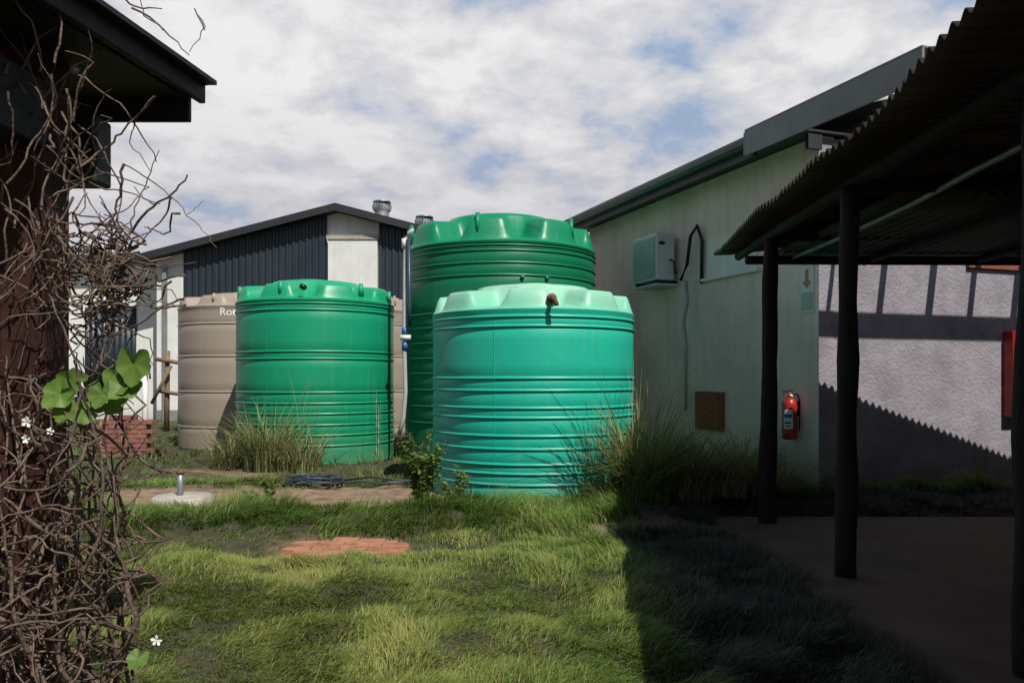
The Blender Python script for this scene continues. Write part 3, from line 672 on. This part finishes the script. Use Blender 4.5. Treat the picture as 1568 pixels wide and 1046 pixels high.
for i in range(120):
    walk((random.uniform(-1.98,-1.42),random.uniform(2.55,3.0),random.uniform(.1,1.4)),(random.gauss(0,1),random.gauss(0,.5),random.gauss(.3,1)),random.randint(6,16),.035,.0045,.002,.4)
for i in range(150):
    q=P(random.gauss(170,45),random.gauss(425,42),2.75)
    walk(q,(random.gauss(0,1),random.gauss(0,.5),random.gauss(0,.5)),random.randint(5,11),.028,.0045,.0018,.45)
for i in range(70):
    q=P(random.uniform(0,120),random.uniform(90,420),random.uniform(2.6,3.0))
    walk(q,(random.uniform(-.2,.7),random.gauss(0,.3),random.choice((-1,1))*random.uniform(.4,1)),random.randint(6,16),.035,.0045,.0018,.22)
D=2.7
for pts,r in (([(150,425),(178,395),(200,350),(235,315),(262,300),(287,268)],.006),([(262,300),(255,330),(215,375)],.004),([(190,252),(230,275),(270,310),(305,345),(332,380)],.0025),([(175,420),(180,360),(168,330),(152,300)],.004),
    ([(120,260),(160,230),(185,205),(238,148)],.006),([(238,148),(205,190),(200,215),(230,262)],.003),([(180,-10),(205,10),(248,14)],.004),([(205,10),(250,45),(290,85)],.004),([(250,45),(222,25),(212,-8)],.003),([(310,45),(300,15),(315,40),(290,80)],.003),([(285,330),(300,318),(312,308)],.0015),
    ([(188,252),(182,300),(170,340),(140,380)],.005),([(150,385),(200,400),(250,408),(300,402)],.0035),([(150,430),(230,460),(290,470)],.003),([(180,500),(230,520),(235,560)],.003),([(200,350),(212,310),(232,262),(244,230)],.003),([(235,315),(215,300),(205,285)],.003),([(150,480),(210,440),(262,446),(280,470)],.003)):
    P3=[P(x,y,D+.05*math.sin(i)) for i,(x,y) in enumerate(pts)]
    fine=[]
    for i in range(len(P3)-1):
        for k in range(4): fine.append(P3[i].lerp(P3[i+1],k/4)+Vector((random.gauss(0,.003),random.gauss(0,.005),random.gauss(0,.003))))
    fine.append(P3[-1]); spl(fine,r,r*.45)
ob=bpy.data.objects.new('stems',cu); COL.objects.link(ob); cu.materials.append(M['vine']); ob.parent=VN; ob.matrix_parent_inverse=Matrix.Translation(-Vector(VN.location))
def vleaf(i,c,size,tilt,rot):
    R=Matrix.Rotation(rot,3,'Y')@Matrix.Rotation(tilt,3,'X'); k=36; vs=[];fs=[]; f0=random.random()*6
    rings=(.0,.35,.7,1.0)
    for q in rings:
        for j in range(k):
            a=2*math.pi*j/k
            r_=.50*(1+.10*math.cos(3*a)+.10*math.cos(5*a)+.06*math.cos(a))*(1-.55*math.exp(-((abs(a-math.pi))/.22)**2))*(1+.03*math.cos(16*a))
            x=r_*q*math.sin(a)*1.05; y=.42+r_*q*math.cos(a)*1.1
            zc_=-.25*q*q*r_-.05*abs(math.sin(2.5*a))*q+.16*abs(x)+.03*math.sin(a*3+f0)*q
            vs.append(Vector(c)+R@(Vector((x,zc_,-y))*size))
    for i_ in range(3):
        for j in range(k): fs.append((i_*k+j,i_*k+(j+1)%k,(i_+1)*k+(j+1)%k,(i_+1)*k+j))
    ob=mesh('leaf_%d'%i,vs,fs,'leaf',VN,True)
    at=ob.data.attributes.new('col','FLOAT_COLOR','POINT'); v=random.uniform(.2,1)
    cc=[]
    for q in rings:
        for j in range(k): cc+= [v,.45+.3*abs(math.cos(2.5*2*math.pi*j/k)),.05,1]
    at.data.foreach_set('color',np.array(cc,dtype=np.float32))
k=0
for (px,py,s,rot) in ((208,548,50,.4),(178,575,50,-.3),(205,592,42,.9),(160,600,38,.2),(135,612,40,-.6),(105,602,42,.5),(108,628,40,0),(140,640,34,1.2),(185,612,32,-1),(218,1010,30,.4),(130,600,36,2.2),(160,625,30,-.8)):
    k+=1; vleaf(k,P(px,py-12,2.62+random.uniform(-.06,.06)),s/F*2.65,random.uniform(-.9,.2),rot+random.uniform(-.3,.3))
pos=[(Vector(p)) for p in random.sample(ends,min(80,len(ends)))]
leaves('young_leaves',pos,.030,'leaf',VN,dry=rng.random(len(pos)))
def flower(i,c,s):
    vs=[Vector(c)];fs=[]
    for j in range(5):
        a=j*2*math.pi/5+random.random()*.4
        for da,rr in ((-.42,.75),(0,1.0),(.42,.75)): vs.append(Vector(c)+Vector((math.cos(a+da)*rr*s,-.45*s*rr*random.random(),math.sin(a+da)*rr*s)))
        b0=1+j*3; fs+=[(0,b0,b0+1),(0,b0+1,b0+2)]
    mesh('flower_%d'%i,vs,fs,'petal',VN)
for i,(px,py,s) in enumerate(((240,980,.020),(42,646,.020),(40,672,.016),(78,660,.014),(115,648,.012))): flower(i,P(px,py,2.6),s)
spl([P(215,1040,2.6),P(228,1010,2.6),P(240,982,2.605)],.002,.0015)
# ---------------------------------------------------------------- world, sun, camera
w=bpy.data.worlds.new('World'); sc.world=w; w.use_nodes=True; nt=w.node_tree; N=nt.nodes; L=nt.links
bg=N['Background']; bg.inputs[1].default_value=.06
sky=N.new('ShaderNodeTexSky'); sky.sky_type='NISHITA'; sky.sun_disc=False; sky.sun_elevation=math.radians(51.4); sky.sun_rotation=math.radians(150); sky.dust_density=1.0
tc=N.new('ShaderNodeTexCoord'); sx=N.new('ShaderNodeSeparateXYZ'); L.new(tc.outputs['Generated'],sx.inputs[0])
def mth(op,a,b=None,clamp=False):
    n=N.new('ShaderNodeMath'); n.operation=op; n.use_clamp=clamp
    for i,v in enumerate((a,b)):
        if v is None: continue
        if isinstance(v,(int,float)): n.inputs[i].default_value=v
        else: L.new(v,n.inputs[i])
    return n.outputs[0]
def mrg(v,a,b_,c_=0,d_=1):
    n=N.new('ShaderNodeMapRange'); n.inputs[1].default_value=a; n.inputs[2].default_value=b_; n.inputs[3].default_value=c_; n.inputs[4].default_value=d_; L.new(v,n.inputs[0]); return n.outputs[0]
zc=mth('MAXIMUM',sx.outputs[2],0.0); den=mth('ADD',zc,.22)
cx=N.new('ShaderNodeCombineXYZ'); L.new(mth('DIVIDE',sx.outputs[0],den),cx.inputs[0]); L.new(mth('DIVIDE',sx.outputs[1],den),cx.inputs[1])
n1=N.new('ShaderNodeTexNoise'); n1.inputs['Scale'].default_value=4.2; n1.inputs['Detail'].default_value=10; n1.inputs['Roughness'].default_value=.6; n1.inputs['Distortion'].default_value=.15
L.new(cx.outputs[0],n1.inputs['Vector'])
n2=N.new('ShaderNodeTexNoise'); n2.inputs['Scale'].default_value=1.3; n2.inputs['Detail'].default_value=4
mpz=N.new('ShaderNodeMapping'); mpz.inputs['Location'].default_value=(3.1,1.7,0); L.new(cx.outputs[0],mpz.inputs[0]); L.new(mpz.outputs[0],n2.inputs['Vector'])
comb=mth('ADD',mth('MULTIPLY',n1.outputs[0],.6),mth('MULTIPLY',n2.outputs[0],.4))
hz=mrg(zc,.34,.08)
front=mrg(sx.outputs[1],-.1,.35); low=mrg(zc,.75,.45)
covf=mth('MULTIPLY',mrg(comb,.36,.46,.80,1),mth('MULTIPLY',front,low))
rmp=N.new('ShaderNodeValToRGB'); els=rmp.color_ramp.elements
els[0].position=.39; els[0].color=(.36,.48,.68,1); els[1].position=.58; els[1].color=(.86,.85,.855,1)
m1=els.new(.455); m1.color=(.56,.59,.665,1); m2=els.new(.51); m2.color=(.70,.70,.725,1)
L.new(comb,rmp.inputs[0])
mh=N.new('ShaderNodeMix'); mh.data_type='RGBA'; L.new(mth('MULTIPLY',hz,.8),mh.inputs['Factor']); L.new(rmp.outputs[0],mh.inputs['A']); mh.inputs['B'].default_value=(.48,.47,.52,1)
sc10=N.new('ShaderNodeVectorMath'); sc10.operation='SCALE'; sc10.inputs[3].default_value=1/.06; L.new(mh.outputs['Result'],sc10.inputs[0])
mx=N.new('ShaderNodeMix'); mx.data_type='RGBA'; L.new(covf,mx.inputs['Factor']); L.new(sky.outputs[0],mx.inputs['A']); L.new(sc10.outputs[0],mx.inputs['B'])
L.new(mx.outputs['Result'],bg.inputs[0])
sd=bpy.data.lights.new('sun','SUN'); sd.energy=5.0; sd.angle=math.radians(.5); sd.color=(1,.95,.87)
so=bpy.data.objects.new('sun',sd); COL.objects.link(so); so.rotation_euler=Vector((-.4,.69,-1)).to_track_quat('-Z','Y').to_euler(); so.location=(4,-7,12)
cd=bpy.data.cameras.new('camera'); co=bpy.data.objects.new('camera',cd); COL.objects.link(co); co.location=(0,0,H); co.rotation_euler=(math.radians(90),0,0)
cd.sensor_width=36; cd.lens=36*F/1568; cd.shift_y=52/1568; cd.clip_end=3000; cd.clip_start=.05
sc.camera=co
sc.view_settings.view_transform='Standard'; sc.view_settings.look='None'; sc.view_settings.exposure=0
